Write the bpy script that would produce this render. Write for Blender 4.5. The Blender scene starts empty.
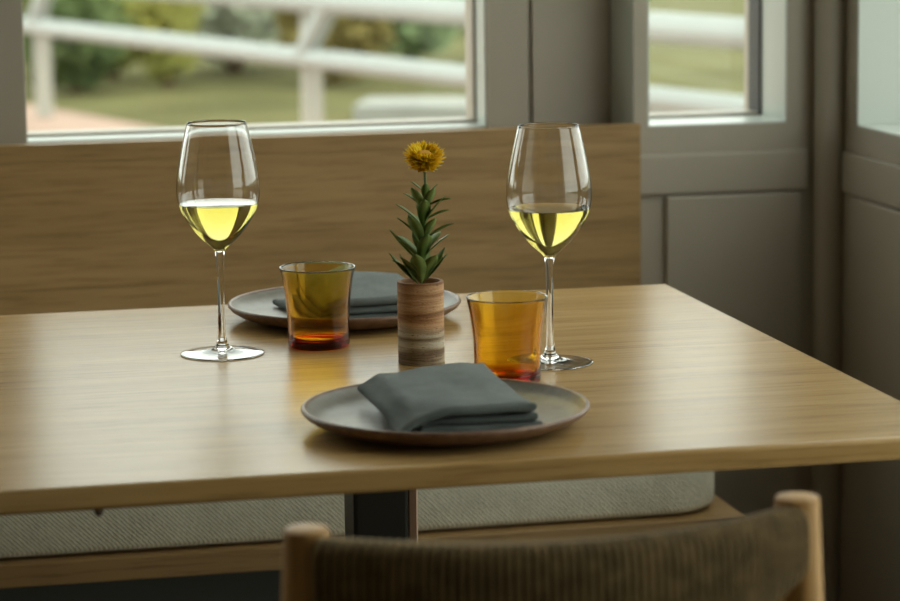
import bpy, bmesh, math, random
from mathutils import Vector, Matrix, noise
random.seed(7)
S = bpy.context.scene
COL = S.collection
PI = math.pi
T = 0.74                                    # table top height above the floor

# ------------------------------------------------------------------ camera
cam_d = bpy.data.cameras.new('camera'); cam = bpy.data.objects.new('camera', cam_d); COL.objects.link(cam)
S.camera = cam
cam_d.sensor_fit = 'HORIZONTAL'; cam_d.sensor_width = 36.0; cam_d.lens = 2734.7 * 36 / 900
r_, u_, f_ = Vector((.9764, -.2157, -.0130)), Vector((.0466, .1512, .9874)), Vector((.2110, .9647, -.1577))
f_.normalize(); r_ = (r_ - f_ * r_.dot(f_)).normalized(); u_ = r_.cross(f_)
m = Matrix((r_, u_, -f_)).transposed().to_4x4(); m.translation = (-.9359, -3.0751, .4946 + T)
cam.matrix_world = m
cam_d.dof.use_dof = True; cam_d.dof.focus_distance = 2.78; cam_d.dof.aperture_fstop = 6.0
cam_d.clip_start = .05; cam_d.clip_end = 300

# ------------------------------------------------------------------ sky and exposure
w = bpy.data.worlds.new('overcast_sky'); S.world = w; w.use_nodes = True
bg = w.node_tree.nodes['Background']
bg.inputs[0].default_value = (.965, .985, .92, 1); bg.inputs[1].default_value = 1.0
S.view_settings.view_transform = 'Standard'; S.view_settings.look = 'None'
S.view_settings.gamma = 1.0; S.view_settings.use_curve_mapping = False
S.view_settings.exposure = 1.7

def portal(loc, rot, sx, sy):               # sampling guide for the daylight in a window opening
    d = bpy.data.lights.new('window_daylight', 'AREA'); d.shape = 'RECTANGLE'; d.size = sx; d.size_y = sy
    d.cycles.is_portal = True
    o = bpy.data.objects.new('window_daylight', d); COL.objects.link(o); o.location = loc; o.rotation_euler = rot
ZS, ZH = .864, 2.38                         # window sill and head heights
RWIN = [(-.62, .535), (-1.95, -.76)]     # openings in the right wall (y range)
BWIN = [(-.730, -.053), (-1.85, -1.02), (-2.98, -2.15)]  # openings in the back wall (x range)
for a, b in BWIN: portal(((a+b)/2, .80, (ZS+ZH)/2), (-PI/2, 0, 0), b-a, ZH-ZS)
portal((.264, .80, (ZS+ZH)/2), (-PI/2, 0, 0), .206, ZH-ZS)
RZ0 = [ZS, .03]                        # the two openings nearer the camera are glazed doors
for (a, b), z0 in zip(RWIN, RZ0): portal((.58, (a+b)/2, (z0+ZH)/2), (0, PI/2, 0), ZH-z0, b-a)

# ------------------------------------------------------------------ helpers
def tag(o, label=None, cat=None, group=None, kind=None):
    if label: o['label'] = label
    if cat: o['category'] = cat
    if group: o['group'] = group
    if kind: o['kind'] = kind
    return o
def empty(name, loc=(0, 0, 0), rz=0):
    o = bpy.data.objects.new(name, None); COL.objects.link(o); o.location = loc; o.rotation_euler.z = rz
    o.empty_display_size = .05
    return o
def link(name, me, mat, parent=None):
    if mat is not None and not me.materials: me.materials.append(mat)
    o = bpy.data.objects.new(name, me); COL.objects.link(o)
    if parent: o.parent = parent
    return o
class MB:
    def __init__(s): s.v = []; s.f = []
    def add(s, vs, fs):
        n = len(s.v); s.v += [tuple(p) for p in vs]; s.f += [tuple(i+n for i in f) for f in fs]; return s
    def box(s, x0, x1, y0, y1, z0, z1):
        return s.add([(x, y, z) for z in (z0, z1) for y in (y0, y1) for x in (x0, x1)],
              [(0,2,3,1), (4,5,7,6), (0,1,5,4), (2,6,7,3), (0,4,6,2), (1,3,7,5)])
    def lathe(s, prof, n=48, close=False):
        vs = []; fs = []; ring = []
        for r, z in prof:
            if r < 1e-7: ring.append([len(vs)]); vs.append((0, 0, z))
            else:
                ring.append(list(range(len(vs), len(vs)+n)))
                vs += [(r*math.cos(2*PI*k/n), r*math.sin(2*PI*k/n), z) for k in range(n)]
        pairs = list(zip(ring[:-1], ring[1:]))
        if close: pairs.append((ring[-1], ring[0]))
        for a, b in pairs:
            for k in range(n):
                k2 = (k+1) % n
                if len(a) == 1 and len(b) == 1: continue
                if len(a) == 1: fs.append((a[0], b[k2], b[k]))
                elif len(b) == 1: fs.append((a[k], a[k2], b[0]))
                else: fs.append((a[k], a[k2], b[k2], b[k]))
        return s.add(vs, fs)
    def tube(s, pts, rad, n=8, closed=False):
        pts = [Vector(p) for p in pts]; L = len(pts)
        rads = rad if isinstance(rad, (list, tuple)) else [rad]*L
        vs = []; fs = []; up = None
        for i, p in enumerate(pts):
            if closed: d = pts[(i+1) % L] - pts[i-1]
            else: d = pts[min(i+1, L-1)] - pts[max(i-1, 0)]
            d.normalize()
            if up is None: up = d.orthogonal().normalized()
            up = (up - d*up.dot(d)).normalized(); q = d.cross(up)
            vs += [p + rads[i]*(up*math.cos(2*PI*k/n) + q*math.sin(2*PI*k/n)) for k in range(n)]
        for i in range(L if closed else L-1):
            j = (i+1) % L
            fs += [(i*n+k, i*n+(k+1) % n, j*n+(k+1) % n, j*n+k) for k in range(n)]
        if not closed: fs += [tuple(range(n))[::-1], tuple(range((L-1)*n, L*n))]
        return s.add(vs, fs)
    def loops(s, rings, cap=True):           # stack of closed rings with equal counts
        n = len(rings[0]); vs = [p for r in rings for p in r]; fs = []
        for i in range(len(rings)-1):
            fs += [(i*n+k, i*n+(k+1) % n, (i+1)*n+(k+1) % n, (i+1)*n+k) for k in range(n)]
        if cap: fs += [tuple(range(n))[::-1], tuple(range((len(rings)-1)*n, len(rings)*n))]
        return s.add(vs, fs)
    def mesh(s, name, smooth=False, bevel=0, seg=2):
        me = bpy.data.meshes.new(name); me.from_pydata(s.v, [], s.f)
        bm = bmesh.new(); bm.from_mesh(me)
        bmesh.ops.recalc_face_normals(bm, faces=bm.faces)
        if bevel: bmesh.ops.bevel(bm, geom=list(bm.edges), offset=bevel, segments=seg, profile=.6, affect='EDGES', clamp_overlap=True)
        bm.to_mesh(me); bm.free()
        if smooth:
            me.polygons.foreach_set('use_smooth', [True]*len(me.polygons))
            if smooth == 'flatbig':
                for p in me.polygons:
                    if p.area > .01: p.use_smooth = False
            elif smooth != 'all': me.set_sharp_from_angle(angle=math.radians(40))
        me.update(); return me
    def build(s, name, mat, parent=None, smooth=False, bevel=0, seg=2):
        return link(name, s.mesh(name, smooth, bevel, seg), mat, parent)
def struct(name, mb, mat, parent=None, bevel=0, label=None):
    o = mb.build(name, mat, parent, bevel=bevel)
    if not parent: o['kind'] = 'structure'
    if label: o['label'] = label
    return o

# ------------------------------------------------------------------ materials
class NT:
    def __init__(s, name):
        s.m = bpy.data.materials.new(name); s.m.use_nodes = True; s.t = s.m.node_tree
        s.b = s.t.nodes['Principled BSDF']; s.out = s.t.nodes['Material Output']
    def n(s, typ, **kw):
        nd = s.t.nodes.new(typ)
        for k, v in kw.items():
            if k in nd.inputs.keys(): nd.inputs[k].default_value = v
            else: setattr(nd, k, v)
        return nd
    def l(s, a, b): s.t.links.new(a, b)
    def coords(s, scale=(1, 1, 1), rnd=False):
        tc = s.n('ShaderNodeTexCoord'); mp = s.n('ShaderNodeMapping'); mp.inputs['Scale'].default_value = scale
        if rnd:
            oi = s.n('ShaderNodeObjectInfo'); ad = s.n('ShaderNodeVectorMath', operation='MULTIPLY_ADD')
            s.l(oi.outputs['Random'], ad.inputs[0]); ad.inputs[1].default_value = (9.1, 5.3, 7.7); s.l(tc.outputs['Object'], ad.inputs[2])
            s.l(ad.outputs[0], mp.inputs[0])
        else: s.l(tc.outputs['Object'], mp.inputs[0])
        return mp.outputs[0]
    def noise(s, vec, scale, detail=4, rough=.55, dist=0):
        nd = s.n('ShaderNodeTexNoise'); nd.inputs['Scale'].default_value = scale; nd.inputs['Detail'].default_value = detail
        nd.inputs['Roughness'].default_value = rough; nd.inputs['Distortion'].default_value = dist
        s.l(vec, nd.inputs['Vector']); return nd.outputs['Fac']
    def ramp(s, fac, stops):
        nd = s.n('ShaderNodeValToRGB'); e = nd.color_ramp.elements
        while len(e) < len(stops): e.new(.5)
        for q, (p, c) in zip(e, stops): q.position = p; q.color = (*c, 1)
        s.l(fac, nd.inputs[0]); return nd.outputs[0]
    def bump(s, h, dist, strength=1):
        nd = s.n('ShaderNodeBump'); nd.inputs['Strength'].default_value = strength; nd.inputs['Distance'].default_value = dist
        s.l(h, nd.inputs['Height']); s.l(nd.outputs[0], s.b.inputs['Normal'])
    def mix(s, fac, a, b, mode='MIX'):
        nd = s.n('ShaderNodeMix', data_type='RGBA', blend_type=mode)
        for i, x in ((0, fac), (6, a), (7, b)):
            if hasattr(x, 'is_output'): s.l(x, nd.inputs[i])
            else: nd.inputs[i].default_value = x if i == 0 else (*x, 1)
        return nd.outputs[2]
def plain(name, col, rough=.5, metal=0, var=0, scale=30, bump=0, coat=0, spec=.5):
    t = NT(name); b = t.b
    b.inputs['Base Color'].default_value = (*col, 1); b.inputs['Roughness'].default_value = rough
    b.inputs['Metallic'].default_value = metal; b.inputs['Coat Weight'].default_value = coat
    b.inputs['Specular IOR Level'].default_value = spec
    if var or bump:
        nz = t.noise(t.coords(), scale)
        if var:
            c = t.ramp(nz, [(.3, tuple(x*(1-var) for x in col)), (.7, tuple(min(1, x*(1+var)) for x in col))]); t.l(c, b.inputs['Base Color'])
        if bump: t.bump(nz, bump)
    return t.m
def wood(name, dark, mid, light, axis='X', rough=.38, fine=1.0, coat=0, bumpd=.0002, broad=2.2, spec=.5):
    t = NT(name); b = t.b
    k = {'X': (1, 14, 14), 'Z': (14, 14, 1), 'Y': (14, 1, 14)}[axis]
    v = t.coords(k, rnd=True)
    a = t.noise(v, broad, 3, .5, .6)
    k2 = tuple(x*(1 if x > 1 else .6) for x in k)
    v2 = t.coords(k2, rnd=True)
    f = t.noise(v2, 16*fine, 5, .65)
    c1 = t.ramp(a, [(.28, dark), (.5, mid), (.74, light)])
    c2 = t.ramp(f, [(.36, (.60, .55, .48)), (.50, (1, 1, 1))])
    c = t.mix(.75, c1, c2, 'MULTIPLY')
    t.l(c, b.inputs['Base Color']); b.inputs['Roughness'].default_value = rough; b.inputs['Coat Weight'].default_value = coat
    b.inputs['Coat Roughness'].default_value = .25; b.inputs['Specular IOR Level'].default_value = spec
    t.bump(f, bumpd)
    return t.m
def glass(name, col, ior=1.45, rough=0.0, density=0):
    t = NT(name); b = t.b
    b.inputs['Base Color'].default_value = (1, 1, 1, 1) if density else (*col, 1)
    b.inputs['Transmission Weight'].default_value = 1; b.inputs['IOR'].default_value = ior; b.inputs['Roughness'].default_value = rough
    if density:
        va = t.n('ShaderNodeVolumeAbsorption'); va.inputs['Color'].default_value = (*col, 1); va.inputs['Density'].default_value = density
        t.l(va.outputs[0], t.out.inputs['Volume'])
    return t.m
def fabric(name, c0, c1, scale, bumpd, rough=.95):
    t = NT(name); b = t.b
    v = t.coords()
    wx = t.n('ShaderNodeTexWave', wave_type='BANDS', bands_direction='DIAGONAL'); wx.inputs['Scale'].default_value = scale; wx.inputs['Distortion'].default_value = 2.5
    wx.inputs['Detail'].default_value = 2; wx.inputs['Detail Scale'].default_value = 3
    t.l(v, wx.inputs['Vector'])
    nz = t.noise(v, scale*2.2, 4, .6); big = t.noise(v, 22, 3)
    mx = t.n('ShaderNodeMath', operation='MULTIPLY_ADD'); t.l(wx.outputs['Fac'], mx.inputs[0]); mx.inputs[1].default_value = .5
    t.l(nz, mx.inputs[2])
    col = t.ramp(mx.outputs[0], [(.35, c0), (.95, c1)])
    col = t.mix(.35, col, t.ramp(big, [(.3, tuple(x*.75 for x in c0)), (.7, c1)]))
    t.l(col, b.inputs['Base Color']); b.inputs['Roughness'].default_value = rough; b.inputs['Specular IOR Level'].default_value = .2
    b.inputs['Sheen Weight'].default_value = .15
    t.bump(mx.outputs[0], bumpd)
    return t.m

M = {}
M['wall'] = plain('olive_grey_paint', (.385, .335, .27), .5, var=.04, scale=6, bump=.0002)
M['ceil'] = plain('ceiling_paint', (.6, .58, .52), .8)
M['floor'] = wood('floor_boards', (.14, .108, .074), (.18, .14, .097), (.22, .175, .125), 'Y', .5)
M['table'] = wood('pale_oak_table', (.345, .206, .076), (.415, .258, .10), (.49, .315, .133), 'X', .27, 1.0, spec=.15)
M['bench'] = wood('oak_bench', (.285, .168, .064), (.355, .215, .085), (.43, .265, .112), 'X', .45)
M['chairwood'] = wood('honey_oak_chair', (.38, .195, .060), (.46, .25, .082), (.52, .30, .11), 'Z', .5, spec=.3)
M['cord'] = plain('brown_paper_cord', (.21, .142, .062), .75, var=.35, scale=60, bump=.0004, spec=.25)
M['core'] = plain('dark_back_core', (.03, .02, .012), .9)
M['steel'] = plain('dark_bronze_steel', (.014, .013, .010), .42, .3)
M['trimsteel'] = plain('brushed_bronze_edge', (.35, .24, .18), .35, .9)
M['cushion'] = fabric('cream_boucle', (.68, .63, .47), (.92, .88, .72), 110, .0022)
M['slate'] = fabric('slate_linen', (.075, .09, .088), (.25, .28, .27), 420, .0010)
M['slate2'] = M['slate']
M['clear'] = glass('clear_crystal', (1, 1, 1), 1.48)
M['wine'] = glass('white_wine', (.76, .71, .22), 1.34, density=45)
M['amber'] = glass('amber_glass', (.968, .815, .03), 1.47, density=860)
M['white'] = plain('white_rail_paint', (.35, .375, .36), .45)
M['post'] = plain('grey_post_paint', (.38, .37, .325), .5)
M['terracotta'] = plain('terracotta_paving', (.38, .25, .19), .9, var=.15, scale=3)
M['lawn'] = plain('lawn_grass', (.125, .118, .05), .95, var=.35, scale=1.3, bump=.01, spec=.05)
M['concrete'] = plain('pale_concrete', (.30, .30, .27), .9, var=.08, scale=8)
M['stem'] = plain('green_stem', (.12, .17, .05), .6)
M['bark'] = plain('shrub_bark', (.12, .075, .04), .9)
M['gasket'] = plain('dark_window_gasket', (.03, .03, .028), .6)
M['vent'] = plain('peg_brown', (.10, .065, .035), .6)
M['lit_lining'] = plain('daylit_window_lining', (.56, .60, .56), .35)  # paler than the wall paint, daylight on sills and reveals put into the colour
# window pane: clear glazing with a fresnel sheen
t = NT('window_glazing'); lw = t.n('ShaderNodeFresnel'); ge = t.n('ShaderNodeNewGeometry')
mi = t.n('ShaderNodeMapRange'); mi.inputs['To Min'].default_value = 1.45; mi.inputs['To Max'].default_value = 1/1.45
t.l(ge.outputs['Backfacing'], mi.inputs[0]); t.l(mi.outputs[0], lw.inputs['IOR'])   # same sheen on both faces of the pane
tr = t.n('ShaderNodeBsdfTransparent'); tr.inputs[0].default_value = (.95, .98, .965, 1)
gl = t.n('ShaderNodeBsdfGlossy'); gl.inputs['Roughness'].default_value = .01; ms = t.n('ShaderNodeMixShader')
t.l(lw.outputs[0], ms.inputs[0]); t.l(tr.outputs[0], ms.inputs[1]); t.l(gl.outputs[0], ms.inputs[2]); t.l(ms.outputs[0], t.out.inputs[0]); M['pane'] = t.m
# glazed stoneware
t = NT('grey_stoneware_glaze'); nz = t.noise(t.coords(), 30, 6, .7); c = t.ramp(nz, [(.35, (.17, .15, .125)), (.62, (.25, .235, .205))])
t.l(c, t.b.inputs['Base Color']); t.b.inputs['Roughness'].default_value = .42; t.b.inputs['Specular IOR Level'].default_value = .35; t.bump(t.noise(t.coords(), 220, 3), .0001); M['glaze'] = t.m
t = NT('brown_stoneware_rim'); nz = t.noise(t.coords(), 60, 5, .7); c = t.ramp(nz, [(.35, (.11, .056, .032)), (.65, (.22, .125, .075))])
t.l(c, t.b.inputs['Base Color']); t.b.inputs['Roughness'].default_value = .38; M['rim'] = t.m
# banded travertine
t = NT('banded_travertine')
tc = t.n('ShaderNodeTexCoord'); rot = t.n('ShaderNodeMapping'); rot.inputs['Rotation'].default_value = (.10, -.22, 0); rot.inputs['Scale'].default_value = (5, 5, 75)
t.l(tc.outputs['Object'], rot.inputs[0])
bands = t.noise(rot.outputs[0], 1.4, 6, .62, .5)
sep = t.n('ShaderNodeSeparateXYZ'); r2 = t.n('ShaderNodeMapping'); r2.inputs['Rotation'].default_value = (.0, -.16, 0); t.l(tc.outputs['Object'], r2.inputs[0]); t.l(r2.outputs[0], sep.inputs[0])
wob = t.n('ShaderNodeMath', operation='MULTIPLY_ADD'); t.l(bands, wob.inputs[0]); wob.inputs[1].default_value = .022; t.l(sep.outputs['Z'], wob.inputs[2])
mr = t.n('ShaderNodeMapRange'); mr.inputs['From Min'].default_value = .042; mr.inputs['From Max'].default_value = .052; t.l(wob.outputs[0], mr.inputs[0])
brown = t.ramp(bands, [(.38, (.18, .075, .026)), (.5, (.37, .18, .07)), (.62, (.58, .36, .19))])
grey = t.ramp(bands, [(.38, (.16, .10, .055)), (.5, (.35, .28, .19)), (.62, (.60, .54, .44))])
pits = t.noise(t.coords((1, 1, 2.2)), 330, 2, .5)
pit = t.ramp(pits, [(.27, (.45, .4, .35)), (.36, (1, 1, 1))])
t.l(t.mix(1, t.mix(mr.outputs[0], grey, brown), pit, 'MULTIPLY'), t.b.inputs['Base Color']); t.b.inputs['Roughness'].default_value = .75
t.bump(pits, .0006, .6); M['travertine'] = t.m
# plant
def leafmat(name, c0, c1, sc=60, rough=.45, spec=.4):
    t = NT(name); nz = t.noise(t.coords(rnd=True), sc, 3); t.l(t.ramp(nz, [(.3, c0), (.7, c1)]), t.b.inputs['Base Color'])
    t.b.inputs['Roughness'].default_value = rough; t.b.inputs['Specular IOR Level'].default_value = spec
    return t.m
M['leaf'] = leafmat('dark_green_leaf', (.085, .135, .03), (.18, .24, .06), 60, .55, .3)
M['petal'] = leafmat('yellow_petal', (1.0, .63, .006), (1.0, .76, .02), 200, .6, .2)
t = M['petal']; t = t.node_tree; pb = t.nodes['Principled BSDF']; tl = t.nodes.new('ShaderNodeBsdfTranslucent'); mx = t.nodes.new('ShaderNodeMixShader'); mx.inputs[0].default_value = .28
t.links.new(pb.inputs['Base Color'].links[0].from_socket, tl.inputs[0]); t.links.new(pb.outputs[0], mx.inputs[1]); t.links.new(tl.outputs[0], mx.inputs[2]); t.links.new(mx.outputs[0], t.nodes['Material Output'].inputs[0])
M['disc'] = leafmat('amber_flower_centre', (.55, .24, .01), (.75, .40, .02), 300, .7)
M['bud'] = leafmat('rust_bud', (.30, .10, .03), (.50, .22, .08), 300, .6)

# ------------------------------------------------------------------ room shell
YB, YF, YO, XR = .70, .62, .81, .44         # alcove wall face, forward wall face, outer face, right wall face
XL, YN, ZC = -3.9, -4.6, 2.75
struct('floor', MB().box(XL-.16, XR+.16, YN-.16, YO, -.1, 0), M['floor'], label='boarded oak floor under the bench and table')
struct('ceiling', MB().box(XL-.16, XR+.16, YN-.16, YO, ZC, ZC+.1), M['ceil'], label='pale plain ceiling above the table')
def wall_with_openings(mb, a0, a1, ops, place, low={}):
    # place(a0, a1, z0, z1): one solid block of the wall
    cur = a0
    for p, q in sorted(ops):
        place(cur, p, 0, ZC); place(p, q, 0, low.get(p, ZS)); place(p, q, ZH, ZC); cur = q
    place(cur, a1, 0, ZC)
mb = MB()
wall_with_openings(mb, XL-.16, .14, BWIN, lambda a, b, z0, z1: mb.box(a, b, YB, YO, z0, z1))
wall_with_openings(mb, .14, XR+.16, [(.161, .367)], lambda a, b, z0, z1: mb.box(a, b, YF, YO, z0, z1))
struct('wall_back', mb, M['wall'], label='olive grey window wall behind the bench')
mb = MB()
wall_with_openings(mb, YN-.16, YF, RWIN, lambda a, b, z0, z1: mb.box(XR, XR+.15, a, b, z0, z1), {q[0]: .03 for q in RWIN[1:]})
struct('wall_right', mb, M['wall'], label='olive grey panelled wall right of the table')
struct('wall_left', MB().box(XL-.16, XL, YN, YB, 0, ZC), M['wall'])
struct('wall_front', MB().box(XL, XR, YN-.16, YN, 0, ZC), M['wall'])
struct('baseboard_right', MB().box(XR-.014, XR, -.75, .57, 0, .11), M['wall'], bevel=.003)
struct('baseboard_back', MB().box(.145, .40, YF-.014, YF, 0, .11), M['wall'], bevel=.003)
# vertical boards between the two back windows, split by a fine groove
struct('trim_1', MB().box(-.053, .0065, YB-.010, YB, .05, ZC-.02), M['wall'], bevel=.002, label='narrow upright board beside the big window')
struct('trim_2', MB().box(.0115, .1255, YB-.010, YB, .05, ZC-.02), M['wall'], bevel=.002, label='wide upright board between the two windows')
struct('trim_11', MB().loops([[(.1399, YF+.002, z), (.1399, YB-.011, z), (.1260, YB-.011, z)] for z in (ZS-.15, ZC-.02)]), M['lit_lining'], label='pale slanted strip added to brighten the step of the wall')  # added strip, its pale colour and slant stand in for window light
# wainscot of the forward wall and the right wall
struct('trim_3', MB().box(.143, .398, YF-.008, YF, T+.028, T+.086), M['wall'], bevel=.004, label='horizontal rail under the small window')
struct('trim_4', MB().box(.186, .386, YF-.009, YF, .16, T+.0255), M['wall'], bevel=.004, label='raised wall panel under the small window')
struct('trim_5', MB().box(XR-.007, XR, -.75, .575, T+.028, T+.086), M['wall'], bevel=.0025, label='horizontal rail along the right wall')
for k, (a, b) in enumerate(((-.62, .535),)):
    struct('trim_%d' % (6+k), MB().box(XR-.009, XR, a, b, .16, T+.0255), M['wall'], bevel=.004, label='raised wall panel under the right wall window')
# rounded post in the room corner
mb = MB(); mb.lathe([(.0, 0), (.0215, 0), (.0215, ZC), (0, ZC)], 28); mb.v = [(x+.4235, y+.5985, z) for x, y, z in mb.v]
o = mb.build('trim_9', M['wall'], smooth=True); o['kind'] = 'structure'; o['label'] = 'rounded upright post filling the room corner'
struct('trim_10', MB().box(-1.02, -.7005, YB-.010, YB, ZS-.2, ZC-.02), M['wall'], bevel=.002, label='broad pillar board left of the big window')
# windows: pane, slim frame and gasket
def window(idx, a, b, y, axis, label, gasket=False, ZS=ZS, depth=.075):
    e = empty('window_%d' % idx, ((a+b)/2, y, ZS) if axis == 'x' else (y, (a+b)/2, ZS)); tag(e, label, kind='structure')
    if axis == 'y': e.rotation_euler.z = PI/2
    h = ZH-ZS; hw = (b-a)/2
    if depth:
        sg = -1 if axis == 'x' else 1; ya, yb = sorted((sg*.021, sg*depth))
        MB().box(-hw+.0004, hw-.0004, ya, yb, .0002, .0022).build('window_sill', M['lit_lining'], e)
        for q in (-1, 1): MB().box(*sorted((q*(hw-.0004), q*(hw-.0022))), ya, yb, .0024, h-.0004).build('window_jamb', M['lit_lining'], e)
    fr = .006
    MB().box(-hw+fr*.5, hw-fr*.5, -.004, .004, fr*.5, h-fr*.5).build('pane', M['pane'], e)
    g = MB()
    for (x0, x1, z0, z1) in ((-hw+.0005, -hw+fr, .0005, h-.0005), *(() if gasket else ((hw-fr, hw-.0005, .0005, h-.0005),)), (-hw+fr, hw-fr, .0005, fr), (-hw+fr, hw-fr, h-fr, h-.0005)):
        g.box(x0, x1, -.02, .03, z0, z1)
    g.build('window_frame', M['wall'], e)
    if gasket: MB().box(hw-fr+.0002, hw-.0005, -.02, .03, .0005, h-.0005).build('gasket', M['gasket'], e)
window(1, *BWIN[0], .778, 'x', 'large window behind the bench overlooking the white railing', depth=.077)
window(2, .161, .367, .745, 'x', 'small window beside the room corner', True, depth=.124)
window(3, *RWIN[0], XR+.12, 'y', 'window in the right wall beside the table', depth=.119)
window(4, *RWIN[1], XR+.12, 'y', 'glazed door in the right wall beside the chair', ZS=.03, depth=.119)
window(5, *BWIN[1], .778, 'x', 'window in the back wall left of the pillar')
window(6, *BWIN[2], .778, 'x', 'far left window in the back wall')

# ------------------------------------------------------------------ outdoors
GZ = .156
def rail_pt(s): return Vector((-.173, 9.087, 0)) + s*Vector((.3098, -.9508, 0))   # s metres along the railing
nrm = Vector((-.9508, -.3098, 0))            # towards the house
mb = MB(); mb.add([(-80, .9, GZ-.02), (80, .9, GZ-.02), (80, 90, GZ-.02), (-80, 90, GZ-.02), (-80, .9, GZ-.12), (80, .9, GZ-.12), (80, 90, GZ-.12), (-80, 90, GZ-.12)],
    [(0,1,2,3), (7,6,5,4), (0,4,5,1), (1,5,6,2), (2,6,7,3), (3,7,4,0)])
struct('lawn', mb, M['lawn'], label='green lawn beyond the railing')
struct('bounce_paving', MB().box(.60, 12, -30, .88, -.12, -.02), plain('pale_bounce_paving', (.52, .50, .45), .9, var=.1, scale=4), label='unseen pale paving added beside the house to bounce daylight indoors')  # unseen paving, made pale to bounce daylight through the glazed door
struct('lawn_side', MB().box(12, 60, -60, .88, -.12, -.02), M['lawn'], label='green lawn past the added pale paving')
a, b = rail_pt(-6)-nrm*.25, rail_pt(8.2)-nrm*.25
pl = [(a.x, a.y), (b.x, b.y), (b.x-.2, .95), (-9, .95), (-9, a.y)]
mb = MB(); mb.loops([[(x, y, GZ-.02) for x, y in pl], [(x, y, GZ) for x, y in pl]])
struct('patio', mb, M['terracotta'], label='terracotta paving on the near side of the railing')
rl = empty('railing', rail_pt(0)+Vector((0, 0, GZ))); tag(rl, 'white outdoor railing seen blurred through both windows', 'railing')
def loc(p): return Vector(p) - rl.location
for z, r in ((.56, .036), (.765, .045), (.985, .045)):
    MB().tube([loc(rail_pt(-4.5)+Vector((0, 0, z))), loc(rail_pt(7.4)+Vector((0, 0, z)))], r, 14).build('rail', M['white'], rl, smooth=True)
for s in (-2.46, .08, 2.62, 7.3):
    p = rail_pt(s) - nrm*.05
    MB().box(-.036, .036, -.03, .03, 0, .86).build('post', M['post'], rl, bevel=.006).location = loc(p+Vector((0, 0, GZ)))
    q0, q1 = rail_pt(s+.03)+Vector((0, 0, .56)), rail_pt(s+.62)+Vector((0, 0, 1.10))
    MB().tube([loc(q0), loc(q1)], .04, 12).build('brace', M['white'], rl, smooth=True)
sl = MB().box(-.6, .95, -.2, .2, 0, .085).build('garden_slab', M['concrete'], bevel=.01); sl.location = (1.80, 8.42, GZ-.02); sl.rotation_euler.z = -.35
tag(sl, 'low pale concrete slab on the lawn behind the railing', 'slab')
def shrub(label, x, y, rx, h, c0, c1, n=1500, seed=1, size=.07):
    rnd = random.Random(seed)
    e = empty('garden_shrub', (x, y, GZ-.02)); tag(e, label, 'shrub', 'shrubs on the lawn')
    lm = leafmat('shrub_foliage', tuple(x*1.15 for x in c0), tuple(x*1.1 for x in c1), 3, .8, .1)
    st = MB()
    for k in range(9):
        a = rnd.uniform(0, 2*PI); rr = rx*rnd.uniform(.2, .75)
        st.tube([(rr*.1*math.cos(a), rr*.1*math.sin(a), 0), (rr*.5*math.cos(a), rr*.5*math.sin(a), h*.4), (rr*math.cos(a), rr*math.sin(a), h*.85)], [.022, .015, .006], 6)
    st.build('stems', M['bark'], e, smooth=True)
    vs = []; fs = []
    for k in range(n):
        d = Vector((rnd.gauss(0, 1), rnd.gauss(0, 1), rnd.gauss(0, 1))).normalized(); q = rnd.uniform(.45, 1)**.5
        lump = 1 + .22*noise.noise(d*2.3 + Vector((seed*3.1, 0, 0)))
        c = Vector((d.x*rx*q*lump, d.y*rx*q*lump, h*.54 + d.z*h*.46*q*lump))
        if c.z < .03: c.z = rnd.uniform(.03, .15)
        a = Vector((rnd.gauss(0, 1), rnd.gauss(0, 1), rnd.gauss(0, .7))).normalized(); b = a.orthogonal().normalized(); nn = a.cross(b)
        L = size*rnd.uniform(.6, 1.3); i = len(vs)
        vs += [c-a*L, c+b*L*.45+nn*L*.12, c+a*L, c-b*L*.45+nn*L*.12]
        fs += [(i, i+1, i+2), (i, i+2, i+3)]
    fo = MB().add(vs, fs).build('foliage', lm, e); fo['kind'] = 'stuff'
shrub('dark green shrub beside the left railing post', .165, 10.6, .24, .52, (.06, .09, .035), (.13, .16, .06), 1500, 3)
shrub('yellow-green shrub beside the dark green one', .422, 11.4, .22, .58, (.22, .24, .06), (.40, .40, .11), 1300, 4)
shrub('brown twiggy shrub far back between two yellow-green ones', .713, 12.6, .17, .95, (.20, .13, .05), (.32, .23, .09), 1000, 5)
shrub('tall yellow-green shrub left of the silvery one', .643, 10.75, .16, .70, (.26, .26, .07), (.42, .40, .12), 1200, 6)
shrub('pale silvery green shrub in the middle of the big window', 1.104, 11.6, .40, .85, (.34, .37, .26), (.54, .57, .44), 2200, 7)
shrub('olive brown shrub right of the braced railing post', 1.476, 10.6, .28, .72, (.15, .12, .04), (.27, .22, .08), 1600, 8)
shrub('fresh green shrub at the right of the big window', 2.10, 11.7, .33, .75, (.20, .27, .13), (.34, .42, .22), 1600, 9)
shrub('broad olive shrub far behind the railing', .70, 15.5, .85, .9, (.20, .20, .08), (.34, .34, .14), 2000, 10, .1)
shrub('broad green shrub far behind the braced post', 2.75, 15.2, .80, .9, (.17, .20, .08), (.32, .36, .16), 2000, 11, .1)

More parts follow.
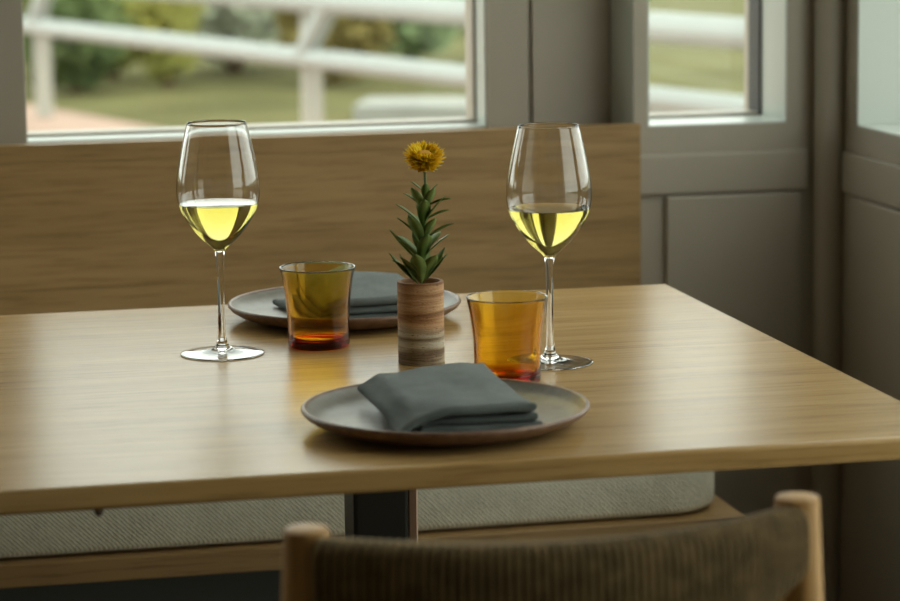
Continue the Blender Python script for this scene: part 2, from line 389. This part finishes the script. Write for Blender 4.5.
# ------------------------------------------------------------------ bench and cushion
bn = empty('bench', (-.60, .36, 0)); tag(bn, 'long oak bench with a boarded backrest under the windows', 'bench')
def B(x0, x1, y0, y1, z0, z1): return MB().box(x0+.60, x1+.60, y0-.36, y1-.36, z0, z1)
XB0, XB1 = -1.75, .1445
for z0, z1 in ((T-.40, T-.0663), (T-.0660, T+.1068), (T+.1071, T+.131)):
    B(XB0, XB1, .600, .618, z0, z1).build('backrest_board', M['bench'], bn, bevel=.0005)
B(XB0, .140, .117, .599, .392, .420).build('seat_board', M['bench'], bn, bevel=.002)
B(XB0+.04, .02, .30, .36, .012, .391).build('base_panel', plain('dark_plinth', (.06, .06, .052), .7), bn, bevel=.002)
for x in (XB0+.06, -.86, .03):
    B(x-.018, x+.018, .365, .595, 0, .391).build('support', M['bench'], bn, bevel=.002)
B(XB0, .13, .62, .66, T-.42, T-.30).build('back_batten', M['bench'], bn, bevel=.002)
def rrect(x0, x1, y0, y1, r, n=10):
    pts = []
    for cx, cy, a0 in ((x1-r, y1-r, 0), (x0+r, y1-r, PI/2), (x0+r, y0+r, PI), (x1-r, y0+r, 1.5*PI)):
        pts += [(cx+r*math.cos(a0+PI/2*k/n), cy+r*math.sin(a0+PI/2*k/n)) for k in range(n+1)]
    return pts
rings = []
H = .088; re = .024
for k in range(7):
    a = PI/2*k/6; rings.append((re*(1-math.sin(a)), re*.5*(1-math.cos(a))))
for k in range(7):
    a = PI/2*k/6; rings.append((re*(1-math.cos(a)), H-re+re*math.sin(a)))
mb = MB(); cr = []
for ins, z in rings: cr.append([(x, y, z) for x, y in rrect(XB0+.03+ins, .122-ins, .134+ins, .594-ins, .07-ins*.6, 10)])
mb.loops(cr)
cu = mb.build('seat_cushion', M['cushion'], smooth=True); cu.location = (0, 0, .4205)
tag(cu, 'cream woven seat cushion lying on the oak bench', 'cushion')

# ------------------------------------------------------------------ table
X0, YD = -.885, -.897
tb = empty('dining_table', (-.44, -.45, 0)); tag(tb, 'pale oak dining table on a dark bronze column', 'table')
seams = [0, -.135, -.272, -.409, -.571, -.731, YD]
th = .0205
for i in range(6):
    y1, y0 = seams[i], seams[i+1]; c0 = c1 = .00018
    if i == 0: c1 = .004
    if i == 5: c0 = .0045
    g0 = .00004 if i < 5 else 0; g1 = .00004 if i > 0 else 0
    y0 += g0; y1 -= g1
    def prof(ins):
        z0, z1 = T-th+ins, T-ins; p = []
        def corner(cy, cz, r, a0, n):
            return [(cy+r*math.cos(a0+PI/2*k/n), cz+r*math.sin(a0+PI/2*k/n)) for k in range(n+1)]
        p += corner(y1-c1, z1-c1, c1, 0, 4) + corner(y0+c0, z1-c0, c0, PI/2, 4) + corner(y0+c0, z0+c0, c0, PI, 4) + corner(y1-c1, z0+c1, c1, 1.5*PI, 4)
        return p
    rg = []
    for dx, ins in ((0, .003), (.0009, .0012), (.003, 0)): rg.append([(X0+dx, y, z) for y, z in prof(ins)])
    for dx, ins in ((.003, 0), (.0009, .0012), (0, .003)): rg.append([(-dx, y, z) for y, z in prof(ins)])
    mb = MB().loops(rg); mb.v = [(x+.44, y+.45, z) for x, y, z in mb.v]
    mb.build('tabletop_board', M['table'], tb, smooth='flatbig')
def Tb(x0, x1, y0, y1, z0, z1): return MB().box(x0+.44, x1+.44, y0+.45, y1+.45, z0, z1)
Tb(-.468, -.4125, -.478, -.422, .012, T-th-.012).build('column', M['steel'], tb, bevel=.004, seg=3)
Tb(-.4118, -.4025, -.474, -.426, .012, T-th-.012).build('column_edge', M['trimsteel'], tb, bevel=.0015)
Tb(-.62, -.26, -.60, -.30, T-th-.012, T-th).build('top_plate', M['steel'], tb, bevel=.002)
Tb(-.70, -.18, -.72, -.18, 0, .012).build('floor_plate', M['steel'], tb, bevel=.003)
pg = MB().lathe([(0, 0), (.0045, 0), (.0045, -.003), (.0032, -.007), (.0012, -.009), (0, -.0092)], 14).mesh('peg', True)
for x, y in ((-.752, -.878), (-.188, -.80), (-.752, -.03), (-.188, -.03)):
    link('peg', pg, M['vent'], tb).location = (x+.44, y+.45, T-th)

# ------------------------------------------------------------------ tableware
PC = [(-.4305, -.7398), (-.4123, -.1365)]
RP = .1285
dish_prof = [(0, .0085), (.085, .0085), (.104, .0092), (.1135, .0115), (.1200, .0152), (.1238, .0186)]
rim_prof = [(.1238, .0186), (.1256, .0202), (.1272, .0203), (.1284, .0190), (.1285, .0172), (.1250, .0130), (.1175, .0085), (.1060, .0045), (.088, .0028), (.084, .0004), (.078, .0004), (.075, .0028), (0, .0028)]
for (x, y), lb in zip(PC, ('grey stoneware plate with brown rim nearest the chair', 'grey stoneware plate with brown rim nearest the bench')):
    e = empty('dinner_plate', (x, y, T)); tag(e, lb, 'plate', 'dinner plates on the table')
    MB().lathe(dish_prof, 96).build('dish', M['glaze'], e, smooth='all')
    MB().lathe(rim_prof, 96).build('rim', M['rim'], e, smooth='all')

def smooth01(x): x = max(0, min(1, x)); return x*x*(3-2*x)
def dish_z(r):
    pr = dish_prof + rim_prof[1:3]
    for (a, za), (b, zb) in zip(pr[:-1], pr[1:]):
        if a <= r <= b: return za+(zb-za)*(r-a)/(b-a)
    return pr[-1][1]
def napkin(loc, layers, label, seed):
    """each layer: corners BL, BR, FR, FL (x, y), mid height, thickness, drape(u, v)"""
    mb = MB(); N = 44
    for li, (cs, zm, thk, drape) in enumerate(layers):
        BL, BR, FR, FL = [Vector((*c, 0)) for c in cs]; off = len(mb.v)
        wid = (BR-BL).length; dep = (BL-FL).length; top = []; bot = []
        for j in range(N+1):
            for i in range(N+1):
                # denser sampling near the borders
                u = .5-.5*math.cos(PI*i/N); v = .5-.5*math.cos(PI*j/N)
                p = (BL*(1-u)+BR*u)*(1-v) + (FL*(1-u)+FR*u)*v
                rr = thk*.62
                d = min(u*wid, (1-u)*wid, v*dep, (1-v)*dep)
                e = math.sqrt(max(0, 1-(1-min(1, d/rr))**2))
                wr = .0011*noise.noise(Vector((p.x*38+seed, p.y*26, li*3.3))) + .0006*noise.noise(Vector((p.x*95, p.y*80+seed, li)))
                rad = math.hypot(p.x, p.y); dz = drape(u, v) + max(0, dish_z(rad+.002)-.0085)
                edge = .0022*noise.noise(Vector((v*3+seed, u*3, li*5.1)))
                p = p + Vector((edge*(1 if u in (0, 1) else .4), edge*.8, 0))
                top.append((p.x, p.y, zm+dz+thk/2*e+wr*e)); bot.append((p.x, p.y, zm+dz-thk/2*e))
        K = N+1; bi = {}
        vs = list(top); idx = []
        for j in range(K):
            for i in range(K):
                if i in (0, N) or j in (0, N): idx.append(j*K+i)
                else: idx.append(len(vs)); vs.append(bot[j*K+i])
        fs = []
        for j in range(N):
            for i in range(N):
                a, b, c, d = j*K+i, j*K+i+1, (j+1)*K+i+1, (j+1)*K+i
                fs += [(a, d, c, b), (idx[a], idx[b], idx[c], idx[d])]
        mb.add(vs, fs)
    o = mb.build('napkin', M['slate'], smooth='all'); o.location = loc
    return tag(o, label, 'napkin', 'folded napkins on the plates')
def rel(c, q): return [(a-c[0], b-c[1]) for a, b in q]
c = PC[0]
L1 = rel(c, [(-.470, -.675), (-.362, -.658), (-.3650, -.833), (-.470, -.822)])
L2 = rel(c, [(-.478, -.668), (-.365, -.654), (-.3680, -.830), (-.474, -.815)])
L3 = rel(c, [(-.496, -.662), (-.372, -.645), (-.3700, -.833), (-.492, -.826)])
def drape_top(u, v):
    left = smooth01((.17-u)/.17); fl = smooth01((v-.62)/.38)*smooth01((.42-u)/.42)
    return -.0085*left - .0115*fl*1.0 + .0055*math.exp(-((u-.72)/.35)**2-((v-.1)/.3)**2) - .0015*smooth01((u-.8)/.2)
napkin((c[0], c[1], T+.0092), [(L1, .0040, .0070, lambda u, v: 0), (L2, .0112, .0072, lambda u, v: -.004*smooth01((.15-u)/.15)), (L3, .0215, .0090, drape_top)],
       'folded slate napkin on the plate nearest the chair', 3.1)
c = PC[1]
K1 = rel(c, [(-.485, -.083), (-.335, -.070), (-.333, -.224), (-.458, -.232)])
K2 = rel(c, [(-.468, -.078), (-.335, -.068), (-.3335, -.226), (-.457, -.231)])
K3 = rel(c, [(-.462, -.074), (-.336, -.062), (-.334, -.229), (-.455, -.233)])
napkin((c[0], c[1], T+.0092), [(K1, .0042, .0078, lambda u, v: 0), (K2, .0133, .0080, lambda u, v: -.003*smooth01((.12-u)/.12)),
       (K3, .0228, .0092, lambda u, v: -.006*smooth01((.22-u)/.22)+.006*math.exp(-((u-.6)/.35)**2-((v-.15)/.35)**2)-.0015*smooth01((u-.75)/.25))],
       'folded slate napkin on the plate nearest the bench', 9.4)

def catmull(P, sub=5):
    out = []
    for i in range(len(P)-1):
        p0, p1, p2, p3 = P[max(i-1, 0)], P[i], P[i+1], P[min(i+2, len(P)-1)]
        for k in range(sub):
            t = k/sub
            out.append(tuple(.5*((2*b)+(-a+c)*t+(2*a-5*b+4*c-d)*t*t+(-a+3*b-3*c+d)*t**3) for a, b, c, d in zip(p0, p1, p2, p3)))
    return out + [P[-1]]
bowl = catmull([(.0052, .1070), (.0095, .1115), (.0190, .1205), (.0286, .1325), (.0356, .1445), (.0398, .1555), (.0414, .1665), (.0409, .1800), (.0378, .1985), (.0330, .2220), (.0293, .2375)])
stem_out = catmull([(.0415, .0009), (.0405, .0014), (.0300, .0021), (.0160, .0040), (.0078, .0080), (.0046, .0150), (.0037, .0260), (.0034, .0500), (.0035, .0800), (.0042, .0985), (.0052, .1070)], 4)
def wall(r): return .0011
inner = []
for i, (r, z) in enumerate(bowl):
    a = bowl[max(i-1, 0)]; b = bowl[min(i+1, len(bowl)-1)]
    d = Vector((b[0]-a[0], b[1]-a[1])).normalized(); wt = .0010 if z < .15 else .0010-.0005*(z-.15)/.0875; inner.append((r-d.y*wt, z+d.x*wt))
inner = [(r, z) for r, z in inner if r > .004]
zi = .1098
gprof = [(0, .0030), (.008, .0028), (.016, .0020), (.030, .0007), (.0385, .0001), (.0405, .0), (.0415, .0004)] + stem_out + bowl[1:] + [(bowl[-1][0]-.00025, bowl[-1][1]+.00025)] + inner[::-1] + [(.002, zi+.0004), (0, zi)]
ZW = .1555
wl = [(r+.0003, z) for r, z in inner if z < ZW]
rw = [r for r, z in inner if z >= ZW][0]
wprof = [(0, zi-.0003), (.0022, zi+.0001)] + wl + [(wl[-1][0]+.0003, ZW), (wl[-1][0]-.0012, ZW-.0004), (0, ZW-.0005)]
gme = MB().lathe(gprof, 96).mesh('wine_glass', 'all'); wme = MB().lathe(wprof, 96).mesh('wine', True)
for (x, y), lb in zip(((-.5735, -.3200), (-.2635, -.4660)), ('tall wine glass standing alone left of both tumblers', 'tall wine glass standing behind the nearer amber tumbler')):
    e = empty('wine_glass', (x, y, T+.0002)); tag(e, lb, 'wine glass', 'wine glasses on the table')
    e.scale = (1.03, 1.03, 1.003); link('glass', gme, M['clear'], e); link('wine', wme, M['wine'], e)['label'] = 'pale yellow white wine'

out = catmull([(.0318, .0022), (.0323, .0060), (.0322, .0200), (.0326, .0360), (.0340, .0520), (.0365, .0690), (.0392, .0805)], 5)
inn = catmull([(.0380, .0806), (.0346, .0690), (.0318, .0520), (.0303, .0360), (.0297, .0200), (.0288, .0115), (.0240, .0082), (.0120, .0076), (0, .0075)], 5)
tprof = [(0, .0022), (.022, .0020), (.0265, .0002), (.0295, .0003)] + out + [(.0393, .0813), (.0388, .0817)] + inn
tme = MB().lathe(tprof, 96).mesh('tumbler', 'all')
for (x, y), lb in zip(((-.4705, -.3060), (-.3288, -.5550)), ('amber glass tumbler between the left wine glass and the vase', 'amber glass tumbler in front of the right wine glass')):
    o = link('tumbler', tme, M['amber'], None); o.location = (x, y, T+.0002); o.scale = (1.0, 1.0, 1.03); tag(o, lb, 'tumbler', 'amber tumblers on the table')

VX, VY = -.3862, -.4240
vp = [(0, 0), (.0226, 0), (.0233, .0008), (.0234, .0815), (.0229, .0826), (.0200, .0828), (.0194, .0820), (.0192, .0120), (0, .0115)]
o = MB().lathe(vp, 64).build('bud_vase', M['travertine'], smooth=True); o.location = (VX, VY, T)
tag(o, 'small cylindrical travertine vase holding the yellow flower', 'vase')

# ------------------------------------------------------------------ flower
fl = empty('strawflower', (VX, VY, T+.013)); tag(fl, 'yellow strawflower with a dark green leafy stem', 'flower')
Z0 = .013
RX, FW = r_.copy(), f_.copy(); RX.z = 0; RX.normalize()
DX, DY = RX, Vector((-RX.y, RX.x, 0))        # rightwards and away in the picture
hp = DX*.0055 + Vector((0, 0, .2025-Z0))
st_pts = [(0, 0, 0), DX*.001+Vector((0, 0, .07)), DX*.004+Vector((0, 0, .125)), DX*.0065+Vector((0, 0, .160)), hp]
st = catmull([tuple(p) for p in st_pts], 4)
MB().tube(st, .0014, 8).build('stem', M['stem'], fl, smooth=True)
def leaf_mesh(L, W, bend, fold=.16):
    R = 9; rings = []
    for i in range(R+1):
        t = i/R
        wv = W*.5*(max(.03, math.sin(PI*t**1.45)**.62) if 0 < t < 1 else 0.03)
        a = bend*t; y = L*(math.sin(a)/bend if abs(bend) > 1e-4 else t); z = -L*(1-math.cos(a))/bend if abs(bend) > 1e-4 else 0
        tk = .0005
        rings.append([(-wv, y, z+wv*fold), (0, y, z+tk), (wv, y, z+wv*fold), (0, y, z-tk)])
    return MB().loops(rings).mesh('leaf', 'all')
def place_leaf(me, p, az, el, roll=0, sc=1):
    # az: 0 = picture right, pi/2 = away from the viewer; el: elevation of the leaf axis
    d = (DX*math.cos(az)+DY*math.sin(az))*math.cos(el)+Vector((0, 0, math.sin(el)))
    up = Vector((0, 0, 1)); x = d.cross(up).normalized(); n = x.cross(d)
    x2 = x*math.cos(roll)+n*math.sin(roll); n2 = x2.cross(d)
    o = link('leaf', me, M['leaf'], fl)
    mm = Matrix((x2, d, n2)).transposed().to_4x4(); mm.translation = p
    o.matrix_local = mm @ Matrix.Scale(sc, 4)
def stem_at(z):
    for a, b in zip(st[:-1], st[1:]):
        if a[2] <= z <= b[2]:
            t = (z-a[2])/(b[2]-a[2]); return Vector(a).lerp(Vector(b), t)
    return Vector(st[-1])
lm = [leaf_mesh(.037, .0145, .35), leaf_mesh(.032, .0125, .3), leaf_mesh(.024, .0095, .25), leaf_mesh(.039, .0060, -.25), leaf_mesh(.017, .0070, .2)]
D2 = math.radians
LV = [  # mesh, height above table, azimuth, elevation, roll
 (0, .078, -100, 70, 0), (0, .080, -40, 62, 12), (0, .079, -155, 62, -12), (0, .080, 170, 52, -20), (0, .082, 10, 50, 20), (0, .082, 90, 60, 0), (3, .077, 176, 42, 25), (3, .079, -2, 40, -25), (3, .076, -165, 56, 35), (3, .080, 25, 50, -30),
 (0, .096, -75, 70, -8), (0, .099, -140, 56, 10), (0, .101, -15, 54, -5), (1, .104, 165, 48, 10), (1, .106, 40, 46, 0), (1, .104, 100, 56, 0), (3, .098, 184, 44, -30),
 (0, .113, -115, 66, 5), (0, .115, -50, 64, -6), (1, .118, 172, 50, -14), (1, .119, -4, 40, 18), (1, .121, 120, 50, 0),
 (1, .130, -85, 70, 0), (1, .132, -165, 54, 12), (1, .134, -22, 56, -10), (2, .138, 8, 30, 24), (2, .138, 110, 48, 0),
 (1, .142, -120, 70, 8), (1, .144, -55, 66, -8), (2, .149, 168, 48, 0), (2, .151, -6, 20, 18), (2, .150, 130, 54, 0), (4, .156, -80, 72, 0), (4, .160, 0, 54, 0), (4, .163, 170, 44, 0)]
for k, (mi, z, az, el, ro) in enumerate(LV):
    place_leaf(lm[mi], stem_at(.078+(z-.078)*1.09-Z0), D2(az+random.uniform(-6, 6)), D2(el+random.uniform(-5, 5)), D2(ro), random.uniform(1.0, 1.2))
# side bud
bp = stem_at(.150-Z0)
bt = bp + DX*-.0085 + Vector((0, 0, .0165))
bs = MB().tube([bp, bp.lerp(bt, .5)+Vector((0, 0, .002)), bt], .0008, 6).build('side_shoot', M['stem'], fl, smooth=True)
bb = MB().lathe([(0, 0), (.0028, .0012), (.0040, .0040), (.0034, .0070), (.0016, .0090), (0, .0096)], 16).build('bud', M['bud'], fl, smooth='all')
bb.location = bt - Vector((0, 0, .001))
# bracts and petals of the head
tilt = Matrix.Rotation(D2(20), 4, DX) @ Matrix.Rotation(D2(3), 4, DY)
hd = empty('flower_head'); hd.parent = fl; hd.matrix_local = Matrix.Translation(hp) @ tilt @ Matrix.Scale(1.06, 4)
def petal_set(rows, name, mat, seed):
    rnd = random.Random(seed); mb = MB()
    for (n, r0, z0, L, W, el, curve) in rows:
        ph = rnd.uniform(0, 1)
        for k in range(n):
            az = 2*PI*(k+ph)/n + rnd.uniform(-.06, .06); e = D2(el+rnd.uniform(-6, 6)); l = L*rnd.uniform(.9, 1.08)
            o = Vector((math.cos(az), math.sin(az), 0)); s_ = Vector((-o.y, o.x, 0)); rg = []
            p = o*r0+Vector((0, 0, z0)); ang = e
            for i in range(6):
                t_ = i/5; ww = W*.5*(.55+.9*t_ if t_ < .5 else (1-t_)*2*.98+.02)
                nrm_ = -o*math.sin(ang)+Vector((0, 0, math.cos(ang)))
                rg.append([p-s_*ww+nrm_*ww*.35, p+nrm_*.00012, p+s_*ww+nrm_*ww*.35, p-nrm_*.00012])
                p = p + (o*math.cos(ang)+Vector((0, 0, math.sin(ang))))*(l/5); ang += D2(curve)/5
            mb.loops([[tuple(q) for q in r] for r in rg])
    ob = mb.build(name, mat, hd, smooth='all'); ob['kind'] = 'stuff'; return ob
petal_set([(20, .003, -.0030, .0085, .0060, -50, 70), (24, .0035, -.0015, .0125, .0060, -32, 60), (28, .004, .0002, .0152, .0058, -16, 52), (30, .0045, .0016, .0166, .0056, -4, 46), (32, .0045, .0028, .0170, .0054, 6, 42),
           (32, .0048, .0040, .0164, .0050, 16, 40), (30, .0050, .0050, .0146, .0046, 26, 42), (24, .0054, .0056, .0112, .0044, 34, 44)], 'petals', M['petal'], 5)
MB().lathe([(0, .0098), (.0022, .0102), (.0048, .0100), (.0066, .0086), (.0068, .0065), (.003, .001), (.0016, -.004), (0, -.0045)], 24).build('flower_centre', M['disc'], hd, smooth='all')

# ------------------------------------------------------------------ chair
CX, CY, CZ = -.467, -1.270, .7865
ch = empty('dining_chair', (CX, CY, 0)); tag(ch, 'oak chair with a curved brown cord backrest facing the table', 'chair')
HW = .1772
def post(sx):
    pts = [(sx*(HW+.020), -.045, 0), (sx*(HW+.014), -.012, .25), (sx*(HW+.010), 0, .45), (sx*(HW+.004), 0, .68), (sx*HW, 0, CZ-.003), (sx*HW, 0, CZ-.0008), (sx*HW, 0, CZ)]
    MB().tube(pts, [.0125, .0165, .0175, .0168, .0160, .0155, .0142], 24).build('back_post', M['chairwood'], ch, smooth=True)
def front_leg(sx):
    MB().tube([(sx*.215, .400, 0), (sx*.208, .395, .25), (sx*.205, .390, .44)], [.0125, .017, .0165], 20).build('leg', M['chairwood'], ch, smooth=True)
for s in (-1, 1): post(s); front_leg(s)
def bar(name, a, b, r): MB().tube([a, b], r, 14).build(name, M['chairwood'], ch, smooth=True)
bar('seat_rail', (-.187, 0, .415), (.187, 0, .415), .011); bar('seat_rail', (-.205, .39, .415), (.205, .39, .415), .011)
for s in (-1, 1):
    bar('seat_rail', (s*.187, 0, .405), (s*.205, .39, .405), .011); bar('stretcher', (s*.192, -.01, .22), (s*.208, .394, .22), .0085)
rg = []
for z, ins in ((.402, .006), (.408, 0), (.428, 0), (.434, .008)):
    rg.append([(-.176+ins, .004+ins, z), (.176-ins, .004+ins, z), (.194-ins, .388-ins, z), (-.194+ins, .388-ins, z)])
MB().loops(rg).build('woven_seat', M['cord'], ch, bevel=.003)
BUL = .056
def band(tv):
    x = tv*(HW-.004); y = -.011 - BUL*(1-tv*tv); top = CZ-.0055; hh = .047+.066*(1-abs(tv)**1.6)
    d = Vector((HW-.004, 2*BUL*tv, 0)).normalized()
    return Vector((x, y, 0)), Vector((d.y, -d.x, 0)).normalized(), top, hh
def section(tv, tk, grow=0, n=14):
    c_, nn, top, hh = band(tv); pts = []
    zc = top-hh/2
    for k in range(n):
        a = 2*PI*k/n; ca, sa = math.cos(a), math.sin(a)
        q = .62
        px = math.copysign(abs(ca)**q, ca)*(tk+grow); pz = math.copysign(abs(sa)**q, sa)*(hh/2+grow)
        pts.append(c_ + nn*px + Vector((0, 0, zc+pz)))
    return pts
MB().loops([[tuple(p) for p in section(-.985+1.97*i/24, .0125, -.0018, 16)] for i in range(25)]).build('backrest_core', M['core'], ch, smooth=True)
NC = 58
for k in range(NC):
    tv = -.975+1.95*k/(NC-1)
    MB().tube(section(tv, .0125, 0, 14), .00272, 6, closed=True).build('cord', M['cord'], ch, smooth='all')
